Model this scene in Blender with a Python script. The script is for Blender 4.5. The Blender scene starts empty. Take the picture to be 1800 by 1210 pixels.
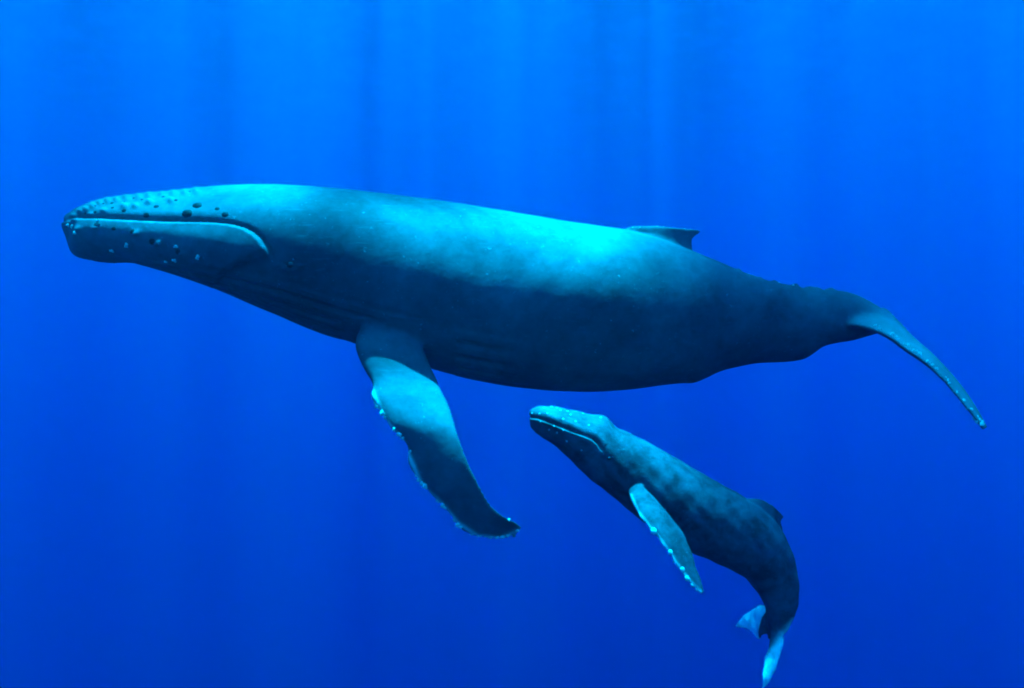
import bpy, math, random
import numpy as np
from mathutils import Vector
from mathutils.bvhtree import BVHTree

random.seed(7)
rng = np.random.default_rng(7)
S = bpy.context.scene
C = S.collection

# ------------------------------------------------------------------ camera
DIST, FOC = 11.0, 1358.0          # metres to the whale, focal length in pixels of an 1800 wide frame
cam = bpy.data.cameras.new('camera')
cam_ob = bpy.data.objects.new('camera', cam)
C.objects.link(cam_ob)
cam_ob.location = (0, -DIST, 0)
cam_ob.rotation_euler = (math.pi / 2, 0, 0)
cam.sensor_width = 36
cam.lens = 36 * FOC / 1800
cam.clip_start = 0.1
cam.clip_end = 3000
S.camera = cam_ob

# ------------------------------------------------------------------ sky, sun, exposure
SUN_ELEV, SUN_AZ = math.radians(88), math.radians(180)    # sun nearly overhead, a little beyond the whales
world = bpy.data.worlds.new('World')
S.world = world
world.use_nodes = True
wt = world.node_tree
sky = wt.nodes.new('ShaderNodeTexSky')
sky.sky_type = 'NISHITA'
sky.sun_disc = False
sky.sun_elevation = SUN_ELEV
sky.sun_rotation = math.pi + SUN_AZ
bg = wt.nodes['Background']
wt.links.new(sky.outputs[0], bg.inputs[0])
bg.inputs[1].default_value = 0.05
sl = bpy.data.lights.new('sun', 'SUN')
sl.energy = 5.0
sl.angle = math.radians(0.5)
sl.color = (1.0, 0.97, 0.93)
sun = bpy.data.objects.new('sun', sl)
C.objects.link(sun)
sun.rotation_euler = (math.pi / 2 - SUN_ELEV, 0, SUN_AZ)
S.view_settings.view_transform = 'Standard'
S.view_settings.look = 'None'
S.view_settings.gamma = 1
S.view_settings.use_curve_mapping = False
S.view_settings.exposure = 3.6
S.cycles.volume_bounces = 6
S.cycles.max_bounces = 12
S.cycles.transparent_max_bounces = 8
S.cycles.filter_width = 2.0


# ------------------------------------------------------------------ materials
def new_mat(name):
    m = bpy.data.materials.new(name)
    m.use_nodes = True
    m.node_tree.nodes.clear()
    return m, m.node_tree, m.node_tree.nodes.new('ShaderNodeOutputMaterial')


def mnode(t, op, a, b=None, clamp=False):
    n = t.nodes.new('ShaderNodeMath')
    n.operation = op
    n.use_clamp = clamp
    for i, v in enumerate((a, b)):
        if v is None:
            continue
        if isinstance(v, (int, float)):
            n.inputs[i].default_value = v
        else:
            t.links.new(v, n.inputs[i])
    return n.outputs[0]


def noise(t, vec, scale, detail=3, rough=0.5, dist=0.0, w=None):
    n = t.nodes.new('ShaderNodeTexNoise')
    if w is not None:
        n.noise_dimensions = '4D'
        n.inputs['W'].default_value = w
    n.inputs['Scale'].default_value = scale
    n.inputs['Detail'].default_value = detail
    n.inputs['Roughness'].default_value = rough
    n.inputs['Distortion'].default_value = dist
    t.links.new(vec, n.inputs['Vector'])
    return n.outputs[0]


def ramp(t, fac, stops):
    r = t.nodes.new('ShaderNodeValToRGB')
    e = r.color_ramp.elements
    while len(e) < len(stops):
        e.new(0.5)
    for el, (p, c) in zip(e, stops):
        el.position = p
        el.color = (c, c, c, 1) if isinstance(c, (int, float)) else tuple(c) + (1,)
    t.links.new(fac, r.inputs[0])
    return r.outputs[0]


def mix(t, fac, a, b):
    n = t.nodes.new('ShaderNodeMix')
    n.data_type = 'RGBA'
    if isinstance(fac, (int, float)):
        n.inputs[0].default_value = fac
    else:
        t.links.new(fac, n.inputs[0])
    for i, v in ((6, a), (7, b)):
        if isinstance(v, tuple):
            n.inputs[i].default_value = v + (1,)
        else:
            t.links.new(v, n.inputs[i])
    return n.outputs[2]


# ------------------------------------------------------------------ the water
def box(name, lo, hi, mat):
    me = bpy.data.meshes.new(name)
    v = [(x, y, z) for x in (lo[0], hi[0]) for y in (lo[1], hi[1]) for z in (lo[2], hi[2])]
    me.from_pydata(v, [], [(0, 1, 3, 2), (4, 6, 7, 5), (0, 4, 5, 1), (2, 3, 7, 6), (0, 2, 6, 4), (1, 5, 7, 3)])
    me.materials.append(mat)
    o = bpy.data.objects.new(name, me)
    C.objects.link(o)
    return o


DEPTH = 86.0                                            # metres of water above the camera
SCATTER = (0.0004, 0.0031, 0.0047)
ABSORB = (0.30, 0.0088, 0.0022)
m_water, t, out = new_mat('sea_water')
vs = t.nodes.new('ShaderNodeVolumeScatter')
d = max(SCATTER)
vs.inputs['Color'].default_value = [c / d for c in SCATTER] + [1]
vs.inputs['Density'].default_value = d
vs.inputs['Anisotropy'].default_value = 0.82
va = t.nodes.new('ShaderNodeVolumeAbsorption')
d = max(ABSORB)
va.inputs['Color'].default_value = [1 - c / d for c in ABSORB] + [1]
va.inputs['Density'].default_value = d
ad = t.nodes.new('ShaderNodeAddShader')
t.links.new(vs.outputs[0], ad.inputs[0])
t.links.new(va.outputs[0], ad.inputs[1])
t.links.new(ad.outputs[0], out.inputs['Volume'])
water = box('water', (-850, -110, -560), (850, 1130, DEPTH), m_water)
water['kind'] = 'structure'
water['label'] = 'clear deep blue sea water around the two whales'

# sea surface far above; its added transparency pattern is a gobo shaping the sunlight
m_surf, t, out = new_mat('sea_surface_gobo')
tc = t.nodes.new('ShaderNodeTexCoord')


def flat_map(dx, dy):
    f = t.nodes.new('ShaderNodeMapping')
    f.inputs['Scale'].default_value = (1, 1, 0)
    f.inputs['Location'].default_value = (dx, dy, 0)
    t.links.new(tc.outputs['Object'], f.inputs['Vector'])
    return f.outputs[0]


n1 = noise(t, flat_map(-0.2, -13.5), 0.5, 2, 0.5, 0.3, w=457.3)
n2 = noise(t, flat_map(-0.8, -14.6), 0.11, 1, w=639.2)  # offsets and seeds picked so the bright patch falls on the whales
r1 = ramp(t, n1, [(0.40, 0.16), (0.57, 2.4)])  # bright stop stands in for light focused by waves
r2 = ramp(t, n2, [(0.46, 0.07), (0.58, 1.0)])
mm = t.nodes.new('ShaderNodeMix')
mm.data_type = 'RGBA'
mm.blend_type = 'MULTIPLY'
mm.inputs[0].default_value = 1
t.links.new(r1, mm.inputs[6])
t.links.new(r2, mm.inputs[7])
tr = t.nodes.new('ShaderNodeBsdfTransparent')
t.links.new(mm.outputs[2], tr.inputs[0])
gl = t.nodes.new('ShaderNodeBsdfGlossy')
gl.inputs['Roughness'].default_value = 0.2
fr = t.nodes.new('ShaderNodeFresnel')
fr.inputs['IOR'].default_value = 1.33
mx = t.nodes.new('ShaderNodeMixShader')
t.links.new(mnode(t, 'MULTIPLY', fr.outputs[0], 0.92), mx.inputs[0])
t.links.new(tr.outputs[0], mx.inputs[1])
t.links.new(gl.outputs[0], mx.inputs[2])
t.links.new(mx.outputs[0], out.inputs['Surface'])
me = bpy.data.meshes.new('water_surface_gobo')
nx, ny = 90, 60
xs, ys = np.linspace(-848, 848, nx), np.linspace(-108, 1128, ny)
gx, gy = np.meshgrid(xs, ys)
gz = DEPTH - 0.8 + 0.25 * np.sin(gx * 0.11 + gy * 0.05) + 0.2 * np.sin(gy * 0.13 - gx * 0.04)
idx = np.arange(nx * ny).reshape(ny, nx)
fc = np.stack([idx[:-1, :-1], idx[:-1, 1:], idx[1:, 1:], idx[1:, :-1]], -1).reshape(-1, 4)
me.from_pydata(np.stack([gx, gy, gz], -1).reshape(-1, 3).tolist(), [], fc.tolist())
me.materials.append(m_surf)
surf = bpy.data.objects.new('water_surface_gobo', me)
C.objects.link(surf)
surf['kind'] = 'structure'
surf['label'] = 'sea surface high above the whales, with an added transparency pattern that shapes the sunlight'


# ------------------------------------------------------------------ geometry helpers
def W(px, py, y=0.0):
    """a point of the side view at distance y behind the whale's plane, in metres"""
    k = (DIST + y) / FOC
    return np.array([(px - 900) * k, y, (605 - py) * k])


def curve(ts, pts, tq):
    """monotone-ish cubic (Catmull-Rom on non-uniform knots) through pts at ts, sampled at tq"""
    ts, pts = np.asarray(ts, float), np.asarray(pts, float)
    if pts.ndim == 1:
        pts = pts[:, None]
    m = np.zeros_like(pts)
    h = np.diff(ts)
    dl = np.diff(pts, axis=0) / h[:, None]
    m[1:-1] = (dl[:-1] * h[1:, None] + dl[1:] * h[:-1, None]) / (h[:-1] + h[1:])[:, None]
    m[0], m[-1] = dl[0], dl[-1]
    i = np.clip(np.searchsorted(ts, tq, side='right') - 1, 0, len(ts) - 2)
    hh = h[i][:, None]
    s = ((tq - ts[i]) / h[i])[:, None]
    r = ((2 * s**3 - 3 * s**2 + 1) * pts[i] + (s**3 - 2 * s**2 + s) * hh * m[i]
         + (-2 * s**3 + 3 * s**2) * pts[i + 1] + (s**3 - s**2) * hh * m[i + 1])
    return r


def tube_mesh(rings):
    """closed shell from rings (n, k, 3), ends capped"""
    n, k, _ = rings.shape
    V = rings.reshape(-1, 3)
    a = np.arange(n * k).reshape(n, k)
    b = np.roll(a, -1, axis=1)
    F = np.stack([a[:-1], b[:-1], b[1:], a[1:]], -1).reshape(-1, 4).tolist()
    c0, c1 = len(V), len(V) + 1
    V = np.vstack([V, rings[0].mean(0), rings[-1].mean(0)])
    F += [(int(a[0, (j + 1) % k]), int(a[0, j]), c0) for j in range(k)]
    F += [(int(a[-1, j]), int(a[-1, (j + 1) % k]), c1) for j in range(k)]
    return V, F


def blade(secs, n=70, k=28, wob=0.0):
    """fin: sections (lead px,py,y), (trail px,py,y), thickness"""
    L = np.array([W(*s[0]) for s in secs])
    T = np.array([W(*s[1]) for s in secs])
    th = np.array([s[2] for s in secs])
    mid = (L + T) / 2
    ts = np.concatenate([[0], np.cumsum(np.linalg.norm(np.diff(mid, axis=0), axis=1))])
    tq = np.linspace(0, ts[-1], n)
    L, T, th, mid = curve(ts, L, tq), curve(ts, T, tq), curve(ts, th, tq)[:, 0], None
    mid = (L + T) / 2
    if wob:
        u = tq / tq[-1]
        w = wob * (np.sin(u * 52) * 0.6 + np.sin(u * 31 + 1) * 0.5) * np.clip((u - 0.22) * 6, 0, 1)
        ch = L - T
        L = L + ch / np.linalg.norm(ch, axis=1, keepdims=True) * w[:, None]
        mid = (L + T) / 2
    tang = np.gradient(mid, axis=0)
    chord = L - T
    nor = np.cross(tang, chord)
    nor /= np.linalg.norm(nor, axis=1, keepdims=True) + 1e-9
    ph = np.linspace(0, 2 * math.pi, k, endpoint=False)
    cu = np.cos(ph)
    tu = np.sin(ph) * (0.75 + 0.25 * cu)                 # blunt leading edge
    rings = mid[:, None] + chord[:, None] * 0.5 * cu[None, :, None] + nor[:, None] * (th / 2)[:, None, None] * tu[None, :, None]
    return tube_mesh(rings)


def body_loft(tops, bots, widths, mids, n=260, k=120, y0=0.0, ydep=None, expo=2.1):
    """tops / bots in px, widths in px (half), mids: fraction from bottom to top where the body is widest"""
    tops, bots = np.asarray(tops, float), np.asarray(bots, float)
    c = (tops + bots) / 2
    ts = np.concatenate([[0], np.cumsum(np.linalg.norm(np.diff(c, axis=0), axis=1))])
    u = np.linspace(0, 1, n)
    tq = ts[-1] * (u * 0.55 + 0.45 * u**1.8)
    tp, bt = curve(ts, tops, tq), curve(ts, bots, tq)
    wd, md = np.maximum(curve(ts, widths, tq)[:, 0], 0.3), curve(ts, mids, tq)[:, 0]
    yd = curve(ts, ydep, tq)[:, 0] if ydep is not None else np.zeros(n)
    th = np.linspace(0, 2 * math.pi, k, endpoint=False)
    cu, su = np.cos(th), np.sin(th)
    e = 2 / expo
    cz, sy = np.sign(cu) * np.abs(cu)**e, np.sign(su) * np.abs(su)**e
    rings = np.zeros((n, k, 3))
    for i in range(n):
        mpt = bt[i] + (tp[i] - bt[i]) * md[i]
        for s, q in ((cz >= 0, tp[i]), (cz < 0, bt[i])):
            p2 = mpt[None] + (q - mpt)[None] * np.abs(cz[s])[:, None] * 0.988
            y = y0 + yd[i]
            kk = (DIST + y) / FOC
            rings[i, s, 0] = (p2[:, 0] - 900) * kk
            rings[i, s, 2] = (605 - p2[:, 1]) * kk
        rings[i, :, 1] = y0 + yd[i] + sy * wd[i] * (DIST + y0) / FOC
    return tube_mesh(rings)


def fuse(name, shells, voxel):
    """all shells as one continuous skin; returns vertices and faces as arrays"""
    V, F, o = [], [], 0
    for v, f in shells:
        V.append(v)
        F += [tuple(i + o for i in q) for q in f]
        o += len(v)
    me = bpy.data.meshes.new(name)
    me.from_pydata(np.vstack(V).tolist(), [], F)
    ob = bpy.data.objects.new(name, me)
    C.objects.link(ob)
    import bmesh
    bm = bmesh.new()
    bm.from_mesh(me)
    bmesh.ops.recalc_face_normals(bm, faces=bm.faces)
    bm.to_mesh(me)
    bm.free()
    md = ob.modifiers.new('fuse', 'REMESH')
    md.mode = 'VOXEL'
    md.voxel_size = voxel
    dg = bpy.context.evaluated_depsgraph_get()
    ev = ob.evaluated_get(dg)
    m2 = ev.to_mesh()
    n = len(m2.vertices)
    co = np.empty(n * 3, np.float32)
    m2.vertices.foreach_get('co', co)
    nl = len(m2.loops)
    li = np.empty(nl, np.int32)
    m2.loops.foreach_get('vertex_index', li)
    assert nl == 4 * len(m2.polygons)
    ev.to_mesh_clear()
    bpy.data.objects.remove(ob)
    bpy.data.meshes.remove(me)
    return co.reshape(-1, 3).astype(float), li.reshape(-1, 4)


def edges_of(F):
    e = np.concatenate([F[:, [0, 1]], F[:, [1, 2]], F[:, [2, 3]], F[:, [3, 0]]])
    return e


def laplace(V, E, lam):
    n = len(V)
    deg = np.bincount(E[:, 0], minlength=n) + np.bincount(E[:, 1], minlength=n)
    out = np.empty_like(V)
    for c in range(3):
        s = np.bincount(E[:, 0], V[E[:, 1], c], n) + np.bincount(E[:, 1], V[E[:, 0], c], n)
        out[:, c] = s / deg
    return V + (out - V) * (lam[:, None] if isinstance(lam, np.ndarray) else lam)


def smooth(V, E, it, mask=None):
    for _ in range(it):
        if mask is None:
            V = laplace(V, E, 0.5)
            V = laplace(V, E, -0.52)
        else:
            V = laplace(V, E, 0.5 * mask)
    return V


def normals(V, F):
    d1, d2 = V[F[:, 2]] - V[F[:, 0]], V[F[:, 3]] - V[F[:, 1]]
    fn = np.cross(d1, d2)
    N = np.zeros_like(V)
    for j in range(4):
        for c in range(3):
            N[:, c] += np.bincount(F[:, j], fn[:, c], len(V))
    return N / (np.linalg.norm(N, axis=1, keepdims=True) + 1e-12)


def poly_dist(P, line):
    """signed distance in px to a polyline (positive on its upper/right side) and parameter 0..1 along it"""
    line = np.asarray(line, float)
    best = np.full(len(P), 1e9)
    sgn, par = np.zeros(len(P)), np.zeros(len(P))
    ln = np.linalg.norm(np.diff(line, axis=0), axis=1)
    cum = np.concatenate([[0], np.cumsum(ln)])
    for i in range(len(line) - 1):
        a, b = line[i], line[i + 1]
        ab = b - a
        tt = np.clip(((P - a) @ ab) / (ab @ ab), 0, 1)
        q = P - (a + tt[:, None] * ab)
        dd = np.hypot(q[:, 0], q[:, 1])
        cr = ab[0] * q[:, 1] - ab[1] * q[:, 0]
        k = dd < best
        best[k] = dd[k]
        sgn[k] = -np.sign(cr[k])
        par[k] = (cum[i] + tt[k] * ln[i]) / cum[-1]
    return best * np.where(sgn == 0, 1, sgn), par


def sstep(a, b, x):
    q = np.clip((x - a) / (b - a), 0, 1)
    return q * q * (3 - 2 * q)


def to_px(V):
    k = FOC / (DIST + V[:, 1])
    return np.stack([900 + V[:, 0] * k, 605 - V[:, 2] * k], -1)


def side_px(V, y0):
    """side view in px as seen from either flank, so both flanks are treated alike"""
    k = FOC / (DIST + y0 - np.abs(V[:, 1] - y0))
    return np.stack([900 + V[:, 0] * k, 605 - V[:, 2] * k], -1)


def add_body(name, V, F, attrs, mat, root):
    me = bpy.data.meshes.new(name)
    loc = np.array(root.location)
    n, m = len(V), len(F)
    me.vertices.add(n)
    me.vertices.foreach_set('co', (V - loc).astype(np.float32).ravel())
    me.loops.add(m * 4)
    me.loops.foreach_set('vertex_index', F.astype(np.int32).ravel())
    me.polygons.add(m)
    me.polygons.foreach_set('loop_start', np.arange(0, m * 4, 4, dtype=np.int32))
    me.polygons.foreach_set('use_smooth', np.ones(m, bool))
    me.update(calc_edges=True)
    me.validate()
    for k, a in attrs.items():
        at = me.attributes.new(k, 'FLOAT', 'POINT')
        at.data.foreach_set('value', np.asarray(a, np.float32))
    me.materials.append(mat)
    o = bpy.data.objects.new(name, me)
    C.objects.link(o)
    o.parent = root
    return o


def dome_mesh(name, mat, seg=12, rings=5, flat=0.7, seed=0):
    """small bump, a half buried knob"""
    r = random.Random(seed)
    V, F = [], []
    for i in range(rings):
        a = math.pi * (0.62 - 0.60 * i / (rings - 1))
        for j in range(seg):
            b = 2 * math.pi * j / seg
            q = 1 + r.uniform(-0.08, 0.08)
            V.append((math.sin(a) * math.cos(b) * q, math.sin(a) * math.sin(b) * q, math.cos(a) * flat * q))
    V.append((0, 0, flat * 1.02))
    for i in range(rings - 1):
        for j in range(seg):
            F.append((i * seg + j, i * seg + (j + 1) % seg, (i + 1) * seg + (j + 1) % seg, (i + 1) * seg + j))
    t0 = (rings - 1) * seg
    F += [(t0 + j, t0 + (j + 1) % seg, len(V) - 1) for j in range(seg)]
    me = bpy.data.meshes.new(name)
    me.from_pydata(V, [], F)
    for p in me.polygons:
        p.use_smooth = True
    me.materials.append(mat)
    return me


def barnacle_mesh(name, mat, seed):
    """a clump of little ribbed cones with open tops"""
    r = random.Random(seed)
    V, F = [], []
    for c in range(5):
        ang, rad = r.uniform(0, 6.28), (0 if c == 0 else r.uniform(0.45, 0.8))
        cx, cy, s = rad * math.cos(ang), rad * math.sin(ang), r.uniform(0.35, 0.6)
        o, k = len(V), 9
        for z, q in ((-0.35, 1.0), (0.25, 0.85), (0.75, 0.5), (0.45, 0.3)):
            for j in range(k):
                b = 2 * math.pi * j / k
                w = q * (1.0 if j % 2 else 0.86) * s
                V.append((cx + w * math.cos(b), cy + w * math.sin(b), z * s * 1.5))
        for i in range(3):
            for j in range(k):
                F.append((o + i * k + j, o + i * k + (j + 1) % k, o + (i + 1) * k + (j + 1) % k, o + (i + 1) * k + j))
        F.append(tuple(o + 3 * k + j for j in range(k)))
    me = bpy.data.meshes.new(name)
    me.from_pydata(V, [], F)
    me.materials.append(mat)
    return me


def stick(name, mesh, root, tree, px, size, mirror_y=None, sink=0.0, stretch=1.0, edge=False):
    """set a bump on the skin where the line of sight through px meets it (mirror_y: also on the other flank)"""
    out = []
    for far in ((False, True) if mirror_y is not None else (False,)):
        if not far:
            o = Vector((0, -DIST, 0))
            dr = (Vector(W(px[0], px[1], 0)) - o).normalized()
        else:
            o = Vector((out[0][0].x, 6 + mirror_y, out[0][0].z))
            dr = Vector((0, -1, 0))
        hit, nor, _, _ = tree.ray_cast(o, dr, 40)
        if hit is None or (edge and not far):
            p = Vector(W(px[0], px[1], -1.0 if edge else 0))
            # nearest skin to the line of sight
            best = None
            for q in np.linspace(7.5, 13, 60):
                c = o + dr * q
                h, nn, _, dd = tree.find_nearest(c)
                if h is not None and (best is None or dd < best[2]):
                    best = (h, nn, dd)
            hit, nor = best[0], best[1]
        out.append((hit, nor))
        ob = bpy.data.objects.new(name, mesh)
        C.objects.link(ob)
        ob.parent = root
        ob.location = hit - nor * sink * size - root.location
        ob.rotation_mode = 'QUATERNION'
        ob.rotation_quaternion = nor.to_track_quat('Z', 'Y')
        ob.scale = (size * stretch, size, size)
    return out


def thing(name, label, cat, loc):
    o = bpy.data.objects.new(name, None)
    C.objects.link(o)
    o.location = loc
    o['label'] = label
    o['category'] = cat
    bpy.context.view_layer.update()
    return o


# ------------------------------------------------------------------ skin materials
def skin_mat(name, dark, light, pale, blotch, fine, contrast):
    m, t, out = new_mat(name)
    tc = t.nodes.new('ShaderNodeTexCoord')
    ob = tc.outputs['Object']
    big = noise(t, ob, blotch, 4, 0.6, 0.6)
    col = mix(t, ramp(t, big, [(0.5 - contrast, 0.0), (0.5 + contrast, 1.0)]), dark, light)
    sm = noise(t, ob, fine, 5, 0.65)
    mm = t.nodes.new('ShaderNodeMix')
    mm.data_type = 'RGBA'
    mm.blend_type = 'MULTIPLY'
    mm.inputs[0].default_value = 0.8
    t.links.new(col, mm.inputs[6])
    t.links.new(ramp(t, sm, [(0.3, 0.72), (0.65, 1.12)]), mm.inputs[7])
    # long fine scratches along the flanks and small pale scars
    mp = t.nodes.new('ShaderNodeMapping')
    mp.inputs['Rotation'].default_value = (0, math.radians(12), 0)
    mp.inputs['Scale'].default_value = (0.35, 1.0, 3.2)
    t.links.new(ob, mp.inputs['Vector'])
    scr = ramp(t, noise(t, mp.outputs[0], fine * 1.3, 3, 0.7, 0.4), [(0.60, 0.0), (0.72, 1.0)])
    m3 = mix(t, mnode(t, 'MULTIPLY', scr, 0.6), mm.outputs[2], light)
    scar = ramp(t, noise(t, ob, fine * 2.6, 2, 0.5, 1.5), [(0.69, 0.0), (0.76, 1.0)])
    m4 = mix(t, mnode(t, 'MULTIPLY', scar, 0.75), m3, tuple(min(1.0, c * 2.2) for c in light))
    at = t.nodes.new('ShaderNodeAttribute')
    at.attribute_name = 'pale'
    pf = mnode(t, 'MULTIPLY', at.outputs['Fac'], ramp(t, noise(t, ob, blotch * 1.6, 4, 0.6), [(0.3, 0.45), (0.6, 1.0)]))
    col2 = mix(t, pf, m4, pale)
    p = t.nodes.new('ShaderNodeBsdfPrincipled')
    t.links.new(col2, p.inputs['Base Color'])
    p.inputs['Roughness'].default_value = 0.6
    p.inputs['Specular IOR Level'].default_value = 0.06
    b = t.nodes.new('ShaderNodeBump')
    b.inputs['Strength'].default_value = 0.25
    b.inputs['Distance'].default_value = 0.02
    t.links.new(noise(t, ob, fine * 1.5, 4, 0.6), b.inputs['Height'])
    t.links.new(b.outputs[0], p.inputs['Normal'])
    t.links.new(p.outputs[0], out.inputs['Surface'])
    return m


def plain_mat(name, col, scale=20, var=0.3, rough=0.6, spec=0.05):
    m, t, out = new_mat(name)
    tc = t.nodes.new('ShaderNodeTexCoord')
    n = noise(t, tc.outputs['Object'], scale, 3)
    c = mix(t, n, tuple(x * (1 - var) for x in col), tuple(min(1, x * (1 + var)) for x in col))
    p = t.nodes.new('ShaderNodeBsdfPrincipled')
    t.links.new(c, p.inputs['Base Color'])
    p.inputs['Roughness'].default_value = rough
    p.inputs['Specular IOR Level'].default_value = spec
    t.links.new(p.outputs[0], out.inputs['Surface'])
    return m


m_adult = skin_mat('adult_skin', (0.032, 0.034, 0.047), (0.088, 0.094, 0.116), (0.60, 0.63, 0.62), 0.55, 7.0, 0.16)
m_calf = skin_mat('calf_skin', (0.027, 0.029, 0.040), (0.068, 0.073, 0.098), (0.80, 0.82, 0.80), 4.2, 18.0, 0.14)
m_knob = plain_mat('knob_skin', (0.010, 0.012, 0.015), 8)
m_calf_knob = plain_mat('calf_knob_skin', (0.20, 0.22, 0.24), 8)
m_pale = plain_mat('pale_knob', (0.62, 0.64, 0.60), 8)
m_barn = plain_mat('barnacle_shell', (0.58, 0.60, 0.57), 6, 0.35, 0.8)
m_eye = plain_mat('eye_black', (0.015, 0.015, 0.018), 8, 0.2, 0.15, 0.4)

# ------------------------------------------------------------------ the adult whale
top = [(118, 390), (122, 381), (134, 374), (160, 361), (190, 351), (230, 345), (290, 339), (345, 334), (400, 328), (460, 326), (520, 327),
       (600, 333), (700, 344), (800, 357), (900, 373), (1000, 390), (1060, 398), (1110, 406), (1170, 424), (1225, 445), (1280, 468), (1340, 490),
       (1400, 502), (1450, 507), (1490, 513), (1520, 525), (1552, 545)]
bot = [(118, 396), (122, 406), (132, 424), (147, 447), (175, 458), (225, 460), (265, 470), (320, 487), (400, 517), (450, 539), (500, 560),
       (560, 586), (620, 604), (700, 630), (770, 653), (850, 673), (930, 685), (1000, 690), (1080, 689), (1140, 682), (1200, 675), (1216, 675),
       (1260, 656), (1330, 640), (1400, 635), (1413, 632), (1440, 613), (1500, 599), (1552, 584)]
xq = np.array([118, 119.5, 122, 127, 134, 147, 160, 175, 190, 210, 230, 265, 290, 320, 345, 400, 450, 500, 560, 620, 700, 770, 850, 930, 1000, 1060,
               1110, 1140, 1170, 1200, 1216, 1238, 1260, 1295, 1330, 1365, 1398, 1411, 1425, 1440, 1470, 1500, 1525, 1552], float)


def lin(pts, x):
    pts = np.asarray(pts, float)
    return curve(pts[:, 0], pts[:, 1], x)[:, 0]


tz, bz = lin(top, xq), lin(bot, xq)
hw = lin([(118, 3), (122, 17), (134, 36), (160, 56), (200, 74), (300, 98), (400, 112), (500, 126), (620, 140), (800, 150), (950, 150), (1100, 130),
          (1225, 98), (1350, 62), (1450, 38), (1552, 24)], xq)
cz = lin([(118, 393), (160, 402), (250, 410), (400, 425), (500, 440), (620, 470), (800, 512), (950, 535), (1100, 548), (1225, 556), (1400, 566),
          (1552, 565)], xq)
shells = [body_loft(np.stack([xq, tz], -1), np.stack([xq, bz], -1), hw, (bz - cz) / (bz - tz), n=330, k=140)]
ADULT_FLIPPER = [
    ((662, 540, -.62), (728, 565, -.62), .28), ((622, 607, -1.02), (757, 638, -1.06), .34), ((642, 657, -1.22), (776, 686, -1.27), .27),
    ((659, 699, -1.42), (792, 720, -1.48), .21), ((678, 740, -1.55), (803, 757, -1.62), .18), ((707, 775, -1.56), (816, 796, -1.68), .16),
    ((727, 820, -1.57), (830, 828, -1.70), .15), ((744, 858, -1.55), (844, 857, -1.68), .14), ((768, 876, -1.50), (860, 884, -1.63), .13),
    ((803, 918, -1.44), (880, 904, -1.56), .11), ((840, 943, -1.37), (898, 914, -1.48), .09), ((880, 947, -1.32), (910, 920, -1.40), .07),
    ((911, 934, -1.30), (917, 926, -1.33), .05)]
shells.append(blade(ADULT_FLIPPER, n=120, wob=0.05))
shells.append(blade([((660, 565, .3), (745, 575, .3), .26), ((700, 612, .95), (775, 560, 1.0), .26), ((800, 630, 1.4), (835, 555, 1.42), .18),
                     ((950, 640, 1.6), (965, 575, 1.6), .13), ((1050, 630, 1.6), (1055, 595, 1.6), .08), ((1085, 615, 1.58), (1086, 608, 1.58), .05)]))
shells.append(blade([((1065, 430, 0), (1228, 480, 0), .34), ((1092, 408, 0), (1219, 446, 0), .17), ((1104, 400, 0), (1216, 428, 0), .15),
                     ((1140, 397.5, 0), (1219, 418, 0), .11), ((1182, 400.5, 0), (1229, 410, 0), .09), ((1210, 403, 0), (1233, 405.5, 0), .06)]))
shells.append(blade([((1455, 574, -.02), (1535, 548, .05), .22), ((1500, 573, -.38), (1553, 542, .2), .20), ((1556, 589, -.75), (1580, 566, .05), .19),
                     ((1592, 614, -.95), (1605, 593, -.15), .17), ((1629, 640, -1.12), (1636, 620, -.4), .14), ((1653, 662, -1.25), (1661, 645, -.65), .11),
                     ((1678, 691, -1.4), (1693, 682, -.95), .08), ((1703, 722, -1.5), (1718, 719, -1.18), .06), ((1728, 755, -1.55), (1736, 752, -1.42), .045)],
                    n=100, wob=0.008))
shells.append(blade([((1455, 570, .02), (1535, 552, -.05), .2), ((1500, 562, .4), (1553, 550, .25), .18), ((1556, 577, .8), (1581, 576, .3), .14),
                     ((1600, 605, 1.1), (1612, 606, .7), .11), ((1645, 646, 1.45), (1652, 646, 1.15), .08), ((1680, 690, 1.7), (1683, 690, 1.6), .05)]))
V, F = fuse('adult', shells, 0.018)
E = edges_of(F)
V = smooth(V, E, 5)
P2 = to_px(V)
# fair the joints of fins and body
mask = np.zeros(len(V))
for (x, y, z), r in ((W(690, 610, -.95), .8), (W(1160, 440, 0), .35), (W(1520, 562, -.15), .40), (W(735, 590, .9), .6)):
    mask = np.maximum(mask, 1 - sstep(0.5, 1.0, np.sqrt((V[:, 0] - x)**2 + (V[:, 1] - y)**2 + (V[:, 2] - z)**2) / r))
V = smooth(V, E, 45, mask)
N = normals(V, F)
PX = side_px(V, 0.0)
PXn = PX.copy()
lip = [(112, 392), (135, 386), (170, 385.5), (200, 387), (250, 389.5), (300, 391.5), (350, 392), (380, 393), (408, 396), (430, 402), (447, 411),
       (459, 422), (468, 435), (474, 449), (478, 462)]
dl, par = poly_dist(PX, lip)
amp = 1 - sstep(0.93, 1.0, par)
amp *= sstep(116, 150, PX[:, 0]) * 0.75 + 0.25
amp *= (PX[:, 0] < 540) * np.clip(np.abs(N[:, 1]) * 2.2 + 0.25 * (PX[:, 0] < 170), 0, 1)
st = sstep(-1.5, 1.5, dl)
disp = (0.03 + 0.12 * np.exp(-((dl + 50) / 55)**2) - 0.03 * sstep(70, 140, -dl)) * (1 - st) + (-0.038 * (1 - sstep(1, 10, dl)) + 0.014 * np.exp(-((dl - 17) / 9)**2) * (1 - sstep(0.6, 0.8, par))) * st
V = V + N * (disp * amp)[:, None] * np.array([1, 1, 0.35])
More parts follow.
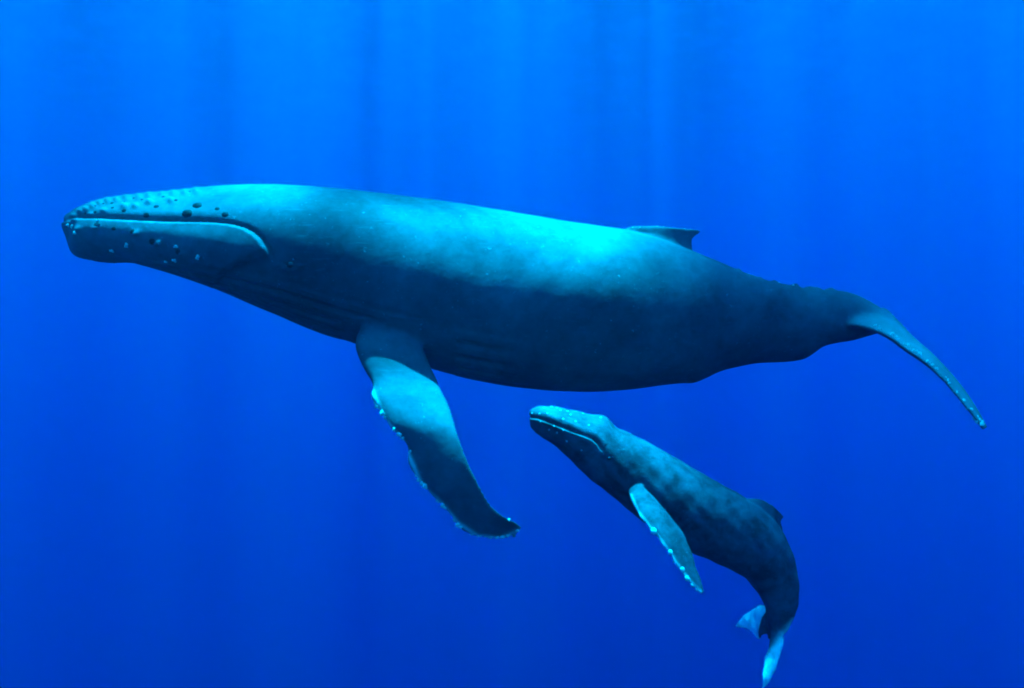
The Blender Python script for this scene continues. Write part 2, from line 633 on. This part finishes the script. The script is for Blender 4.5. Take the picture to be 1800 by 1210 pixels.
# throat pleats
cyl = np.interp(PX[:, 0], xq, cz)
ang = np.arctan2(V[:, 1], (PX[:, 1] - cyl) * DIST / FOC)
pl = np.cos(ang * 30) * (PX[:, 1] > cyl + 40) * sstep(170, 260, PX[:, 0]) * (1 - sstep(820, 960, PX[:, 0])) * (1 - sstep(1.0, 1.25, np.abs(ang)))
inb = (np.abs(V[:, 1]) < 1.3) & (PX[:, 1] < np.interp(PX[:, 0], xq, bz) + 4)
flip = (PX[:, 0] > 600) & (PX[:, 0] < 800) & (PX[:, 1] > 560)
V = V + N * (np.minimum(pl, 0.3) * 0.018 * inb * ~flip)[:, None]
# splash guard and blowhole hump, eye lid, flank creases, gentle unevenness
bl = np.exp(-(((PX[:, 0] - 345) / 30)**2 + (V[:, 1] / 0.22)**2)) * (N[:, 2] > 0.3) * 0.02
eye = (510, 466)
ed = np.hypot((PX[:, 0] - eye[0]) / 17, (PX[:, 1] - eye[1]) / 9)
lid = np.exp(-((ed - 1) / 0.5)**2) * 0.016 * (PX[:, 1] > 464)
lid *= (np.abs(N[:, 1]) > 0.5)
un = (np.sin(PX[:, 0] * 0.031 + V[:, 1] * 2.1) * np.sin(PX[:, 1] * 0.043 + 1.3) + 0.6 * np.sin(PX[:, 0] * 0.083 + PX[:, 1] * 0.06)) * 0.002
un *= (PX[:, 0] > 480) & (PX[:, 0] < 1400)
lumps = np.zeros(len(V))
for x, y, r in [(143, 372, 5), (152, 368, 5), (163, 362, 5), (176, 357, 5), (189, 353, 5), (205, 351, 4.5), (222, 348, 5), (243, 346, 5), (262, 344, 5.5),
                (284, 341, 4), (305, 340, 5), (325, 338, 4.5), (345, 336, 5), (130, 381, 5), (138, 386, 5), (124, 392, 5), (160, 379, 4.5), (183, 371, 4),
                (238, 362, 4), (218, 362, 5), (262, 355, 5), (300, 352, 5), (150, 404, 4), (180, 402, 4.5), (250, 412, 5), (290, 428, 5), (330, 445, 5)]:
    lumps = np.maximum(lumps, np.exp(-((PX[:, 0] - x)**2 * 0.6 + (PX[:, 1] - y)**2) / r**2) * 0.034 * r / 5)
ridge = 0.02 * (np.sin(PX[:, 0] * 0.19) + 0.6 * np.sin(PX[:, 0] * 0.31 + 1)) * sstep(1245, 1290, PX[:, 0]) * (1 - sstep(1440, 1500, PX[:, 0]))
ridge *= np.exp(-(V[:, 1] / 0.10)**2) * (N[:, 2] > 0.3)
V = V + N * (bl + lid + un + lumps + ridge)[:, None]
V = smooth(V, E, 1)
# pale tone painted for sunlight: flipper's leading rim, unused root patch, upward fluke faces
pxv = to_px(V)
lead = np.array([s[0][:2] for s in ADULT_FLIPPER[1:]], float)
fl = sstep(605, 650, pxv[:, 1]) * sstep(0.6, 0.95, -V[:, 1]) * (pxv[:, 0] < 930)
dlead = np.abs(poly_dist(pxv, lead)[0])
pale = fl * (0.75 * np.exp(-(dlead / 4.0)**2) * sstep(650, 710, pxv[:, 1]))
pale = np.maximum(pale, fl * np.exp(-((pxv[:, 0] - 712) / 62)**2 - ((pxv[:, 1] - 690) / 62)**2) * 0.0)
pale = np.maximum(pale, (pxv[:, 0] > 1480) * sstep(1480, 1600, pxv[:, 0]) * sstep(0, 0.5, N[:, 2]) * 0.22)  # lightens upward faces in place of sunlight that falls short here
root = thing('humpback_whale', 'large adult humpback whale swimming left above the smaller calf, long flipper hanging down', 'whale', W(850, 510))
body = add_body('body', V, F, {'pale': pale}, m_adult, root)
tree = BVHTree.FromPolygons(V.tolist(), F.tolist())

knob = dome_mesh('tubercle', m_knob, flat=0.42, seed=3)
knobs = [(197, 357, 4), (219, 355, 4), (250, 351, 5), (287, 346, 5), (198, 365, 4), (218, 370, 7), (275, 363, 8.5), (257, 378, 8), (167, 373, 5),
         (329, 375, 9), (347, 361, 8), (382, 367, 7), (396, 377, 7), (333, 337, 4), (168, 362, 4), (150, 375, 4), (182, 358, 3.5), (235, 348, 4),
         (171, 394, 6), (200, 402, 7), (232, 407, 7), (267, 425, 8), (312, 443, 9), (310, 352, 4)]
for x, y, r in knobs:
    stick('tubercle', knob, root, tree, (x, y), r * (0.72 + 0.2 * math.sin(x)) * DIST / FOC, mirror_y=0, sink=0.22, stretch=1.3)
barns = [barnacle_mesh('barnacle', m_barn, s) for s in (1, 2, 3)]
for i, (x, y, r) in enumerate([(120, 396, 4), (127, 398, 4), (132, 411, 4), (197, 441, 4.5), (222, 431, 5), (292, 461, 3.5), (307, 458, 4.5), (347, 452, 5),
                               (310, 435, 4), (172, 387, 2.5)]):
    stick('barnacle', barns[i % 3], root, tree, (x, y), r * DIST / FOC, sink=0.1)
for i, (x, y, r) in enumerate([(660, 708, 3), (661, 720, 5), (668, 732, 6), (674, 737, 4), (690, 756, 3), (700, 768, 4.5), (704, 774, 3.5), (718, 795, 3),
                               (722, 806, 4), (724, 816, 5), (733, 836, 3), (731, 850, 5), (730, 860, 6), (737, 864, 6), (743, 864, 4), (770, 880, 3.5),
                               (776, 890, 5), (781, 896, 3), (797, 915, 3), (801, 926, 5), (808, 930, 4), (829, 940, 3), (842, 946, 3.5), (853, 948, 3),
                               (862, 950, 4), (873, 950, 3.5), (884, 949, 4), (894, 945, 3), (903, 941, 3.5), (911, 936, 3), (896, 915, 2.5)]):
    stick('barnacle', barns[i % 3], root, tree, (x, y), r * 1.15 * DIST / FOC, sink=0.1, edge=True)
for i, (x, y, r) in enumerate([(1708, 738, 4), (1718, 741, 4), (1727, 747, 4.5), (1112, 398, 2.5), (1125, 398, 2.5), (1140, 399, 2.5),
                               (1155, 400, 2.5), (1166, 401, 2), (1203, 403, 2.5), (1214, 404, 2.5), (1370, 496, 2.5), (1395, 501, 3), (1317, 480, 2)]):
    stick('barnacle', barns[i % 3], root, tree, (x, y), r * (0.95 if x > 1500 else 0.7) * DIST / FOC, sink=0.05, edge=True)
FL_EDGE = np.array([W(1540, 582, -.62), W(1556, 586, -.73), W(1592, 611, -.93), W(1629, 637, -1.10), W(1653, 659, -1.23), W(1678, 689, -1.38), W(1703, 720, -1.48), W(1728, 752, -1.53)])
for i in range(34):
    u = 7 * rng.random()**0.9
    p = Vector(FL_EDGE[int(u)] * (1 - u % 1) + FL_EDGE[min(7, int(u) + 1)] * (u % 1)) + Vector((rng.uniform(-.01, .02), rng.uniform(0, .10), .05))
    h, nn, _, _ = tree.find_nearest(p)
    ob = bpy.data.objects.new('barnacle', barns[i % 3])
    C.objects.link(ob)
    ob.parent = root
    ob.location = h - root.location
    ob.rotation_mode = 'QUATERNION'
    ob.rotation_quaternion = nn.to_track_quat('Z', 'Y')
    q = rng.uniform(1.4, 3.4) * DIST / FOC
    ob.scale = (q, q, q)
eye_me = dome_mesh('eye', m_eye, 16, 7, 0.9, 5)
stick('eye', eye_me, root, tree, eye, 5.5 * DIST / FOC, mirror_y=0, sink=0.35, stretch=1.3)

# ------------------------------------------------------------------ the calf
YC = -2.0
pairs = [((930, 728), (931, 735), 3), ((933, 722), (932, 745), 11), ((941, 716), (938, 756), 19), ((958, 713.5), (951, 768), 27), ((978, 715), (969, 779), 33),
         ((1003, 720), (992, 798), 39), ((1030, 726), (1012, 818), 43), ((1058, 733), (1037, 843), 47), ((1085, 748), (1062, 862), 52),
         ((1112, 763), (1086, 881), 57), ((1152, 784), (1116, 907), 63), ((1200, 811), (1160, 939), 67), ((1250, 840), (1205, 966), 66),
         ((1300, 868), (1250, 986), 60), ((1336, 891), (1285, 1003), 53), ((1366, 920), (1310, 1017), 46), ((1387, 957), (1326, 1036), 39),
         ((1400, 1002), (1339, 1054), 33), ((1403, 1046), (1346, 1071), 27), ((1396, 1080), (1349, 1090), 22), ((1384, 1104), (1350, 1108), 17),
         ((1370, 1124), (1350, 1123), 12)]
tp = np.array([p[0] for p in pairs], float)
bt = np.array([p[1] for p in pairs], float)
wd = np.array([p[2] for p in pairs], float)
mid = np.interp(np.arange(len(pairs)), [0, 4, 8, 12, 21], [0.5, 0.5, 0.52, 0.5, 0.5])
cs = [body_loft(tp, bt, wd, mid, n=240, k=100, y0=YC)]


def sh(secs):
    return [((a[0], a[1], a[2] + YC), (b[0], b[1], b[2] + YC), w) for a, b, w in secs]


CALF_FLIPPER = sh([((1130, 885, -.2), (1148, 872, -.2), .16), ((1108, 872, -.44), (1130, 853, -.40), .16), ((1119, 899, -.66), (1158, 882, -.58), .14),
                   ((1139, 925, -.86), (1178, 907, -.76), .12), ((1163, 954, -1.02), (1202, 939, -.94), .10), ((1185, 987, -1.16), (1214, 967, -1.1), .09),
                   ((1207, 1017, -1.28), (1226, 1002, -1.24), .07), ((1222, 1035, -1.34), (1234, 1027, -1.32), .055), ((1233, 1044, -1.38), (1238, 1040, -1.38), .04)])
cs.append(blade(CALF_FLIPPER, n=90, wob=0.008))
cs.append(blade(sh([((1120, 885, .15), (1150, 870, .15), .16), ((1140, 905, .5), (1170, 875, .5), .15), ((1185, 925, .75), (1205, 895, .75), .11),
                    ((1225, 950, .85), (1238, 928, .85), .08), ((1255, 960, .85), (1260, 950, .85), .05)])))
cs.append(blade(sh([((1296, 888, 0), (1378, 955, 0), .26), ((1318, 876, 0), (1375, 928, 0), .13), ((1338, 879, 0), (1373, 918, 0), .09),
                    ((1358, 888, 0), (1378, 909, 0), .06)])))
cs.append(blade(sh([((1370, 1082, 0), (1365, 1118, 0), .10), ((1346, 1066, .24), (1344, 1116, .02), .08), ((1325, 1071, .62), (1333, 1124, .26), .06),
                    ((1308, 1082, .86), (1316, 1107, .66), .045), ((1293, 1100, 1.04), (1299, 1103, 1.0), .035)])))
cs.append(blade(sh([((1374, 1082, -.02), (1354, 1106, -.04), .10), ((1378, 1098, -.06), (1352, 1132, -.16), .08), ((1377, 1126, -.14), (1344, 1160, -.36), .06),
                    ((1370, 1156, -.24), (1341, 1182, -.5), .05), ((1359, 1184, -.36), (1341, 1196, -.56), .04), ((1346, 1205, -.46), (1340, 1210, -.54), .03)])))
V, F = fuse('calf', cs, 0.008)
E = edges_of(F)
V = smooth(V, E, 5)
mask = np.zeros(len(V))
for (x, y, z), r in ((W(1130, 880, YC - .4), .22), (W(1340, 905, YC), .16), (W(1362, 1100, YC), .20), (W(1150, 885, YC + .45), .25)):
    mask = np.maximum(mask, 1 - sstep(0.5, 1.0, np.sqrt((V[:, 0] - x)**2 + (V[:, 1] - y)**2 + (V[:, 2] - z)**2) / r))
V = smooth(V, E, 30, mask)
N = normals(V, F)
PX = side_px(V, YC)
lip = [(928, 735), (945, 737), (965, 744), (985, 752), (1005, 760), (1025, 767), (1040, 773), (1050, 782), (1055, 791), (1064, 798)]
dl, par = poly_dist(PX, lip)
amp = (1 - sstep(0.84, 1.0, par)) * (PX[:, 0] < 1100) * np.clip(np.abs(N[:, 1]) * 2 + 0.3 * (PX[:, 0] < 945), 0, 1)
st = sstep(-1.0, 1.0, dl)
disp = (0.013 * np.exp(-np.maximum(-dl, 0) / 14.0)) * (1 - st) + (-0.018 * (1 - sstep(1, 7, dl)) + 0.012 * np.exp(-((dl - 12) / 6)**2)) * st
V = V + N * (disp * amp)[:, None]
# nostril hump with the dip behind it, unevenness
hump = 0.035 * np.exp(-((PX[:, 0] - 1062) / 12)**2) - 0.03 * np.exp(-((PX[:, 0] - 1090) / 12)**2)
hump *= np.clip(N[:, 2], 0, 1)**2 * (np.abs(V[:, 1] - YC) < 0.35) * (PX[:, 1] < 790)
un = (np.sin(PX[:, 0] * 0.11 + V[:, 1] * 5) * np.sin(PX[:, 1] * 0.14) + 0.5 * np.sin(PX[:, 0] * 0.23 - PX[:, 1] * 0.19)) * 0.004
V = V + N * (hump + un)[:, None]
V = smooth(V, E, 1)
pxv = to_px(V)
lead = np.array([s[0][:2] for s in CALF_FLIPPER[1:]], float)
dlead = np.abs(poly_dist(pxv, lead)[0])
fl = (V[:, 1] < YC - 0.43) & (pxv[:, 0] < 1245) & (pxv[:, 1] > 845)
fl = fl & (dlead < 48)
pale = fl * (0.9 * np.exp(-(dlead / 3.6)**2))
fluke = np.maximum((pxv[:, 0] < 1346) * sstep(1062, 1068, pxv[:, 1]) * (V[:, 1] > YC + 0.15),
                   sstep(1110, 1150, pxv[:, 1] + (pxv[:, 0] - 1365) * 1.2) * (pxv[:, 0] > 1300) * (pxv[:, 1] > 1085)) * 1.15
pale = np.maximum(pale, fluke * 0.95)  # pale flukes, whitened further to make up for weak sunlight there
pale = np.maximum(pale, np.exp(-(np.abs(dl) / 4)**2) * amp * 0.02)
root = thing('humpback_whale', 'small humpback calf with pale tail flukes swimming upward under the belly of the adult', 'whale', W(1200, 900, YC))
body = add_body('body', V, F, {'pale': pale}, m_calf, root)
tree = BVHTree.FromPolygons(V.tolist(), F.tolist())
kn = dome_mesh('tubercle', m_pale, flat=0.8, seed=4)
kh = dome_mesh('tubercle', m_calf_knob, flat=0.6, seed=6)
K = (DIST + YC) / FOC
for x, y, r in [(935, 727, 2.5), (948, 728, 2.5), (957, 717, 3), (970, 715.5, 3), (979, 717, 2.5), (985, 721, 2.5), (998, 723, 3), (1003, 729, 2.5), (974, 749, 2),
                (979, 761, 2.5), (990, 757, 2), (996, 776, 2.5), (1022, 792, 2), (1025, 727, 2.5), (1056, 734, 3), (962, 727, 2), (990, 737, 2.5), (1012, 741, 2.5),
                (1035, 748, 2.5), (950, 742, 2), (965, 756, 2)]:
    stick('tubercle', kh, root, tree, (x, y), r * K, mirror_y=YC, sink=0.3)
for x, y, r in [(1149, 934, 5.5), (1169, 956, 4), (1179, 971, 4.2), (1187, 987, 4.2), (1199, 1001, 3.8), (1208, 1017, 4.2), (1217, 1030, 3.5), (1224, 1038, 2.5)]:
    stick('tubercle', kn, root, tree, (x, y), r * K, sink=0.1, edge=True)
stick('eye', eye_me, root, tree, (1071, 806), 3 * K, mirror_y=YC, sink=0.35, stretch=1.3)
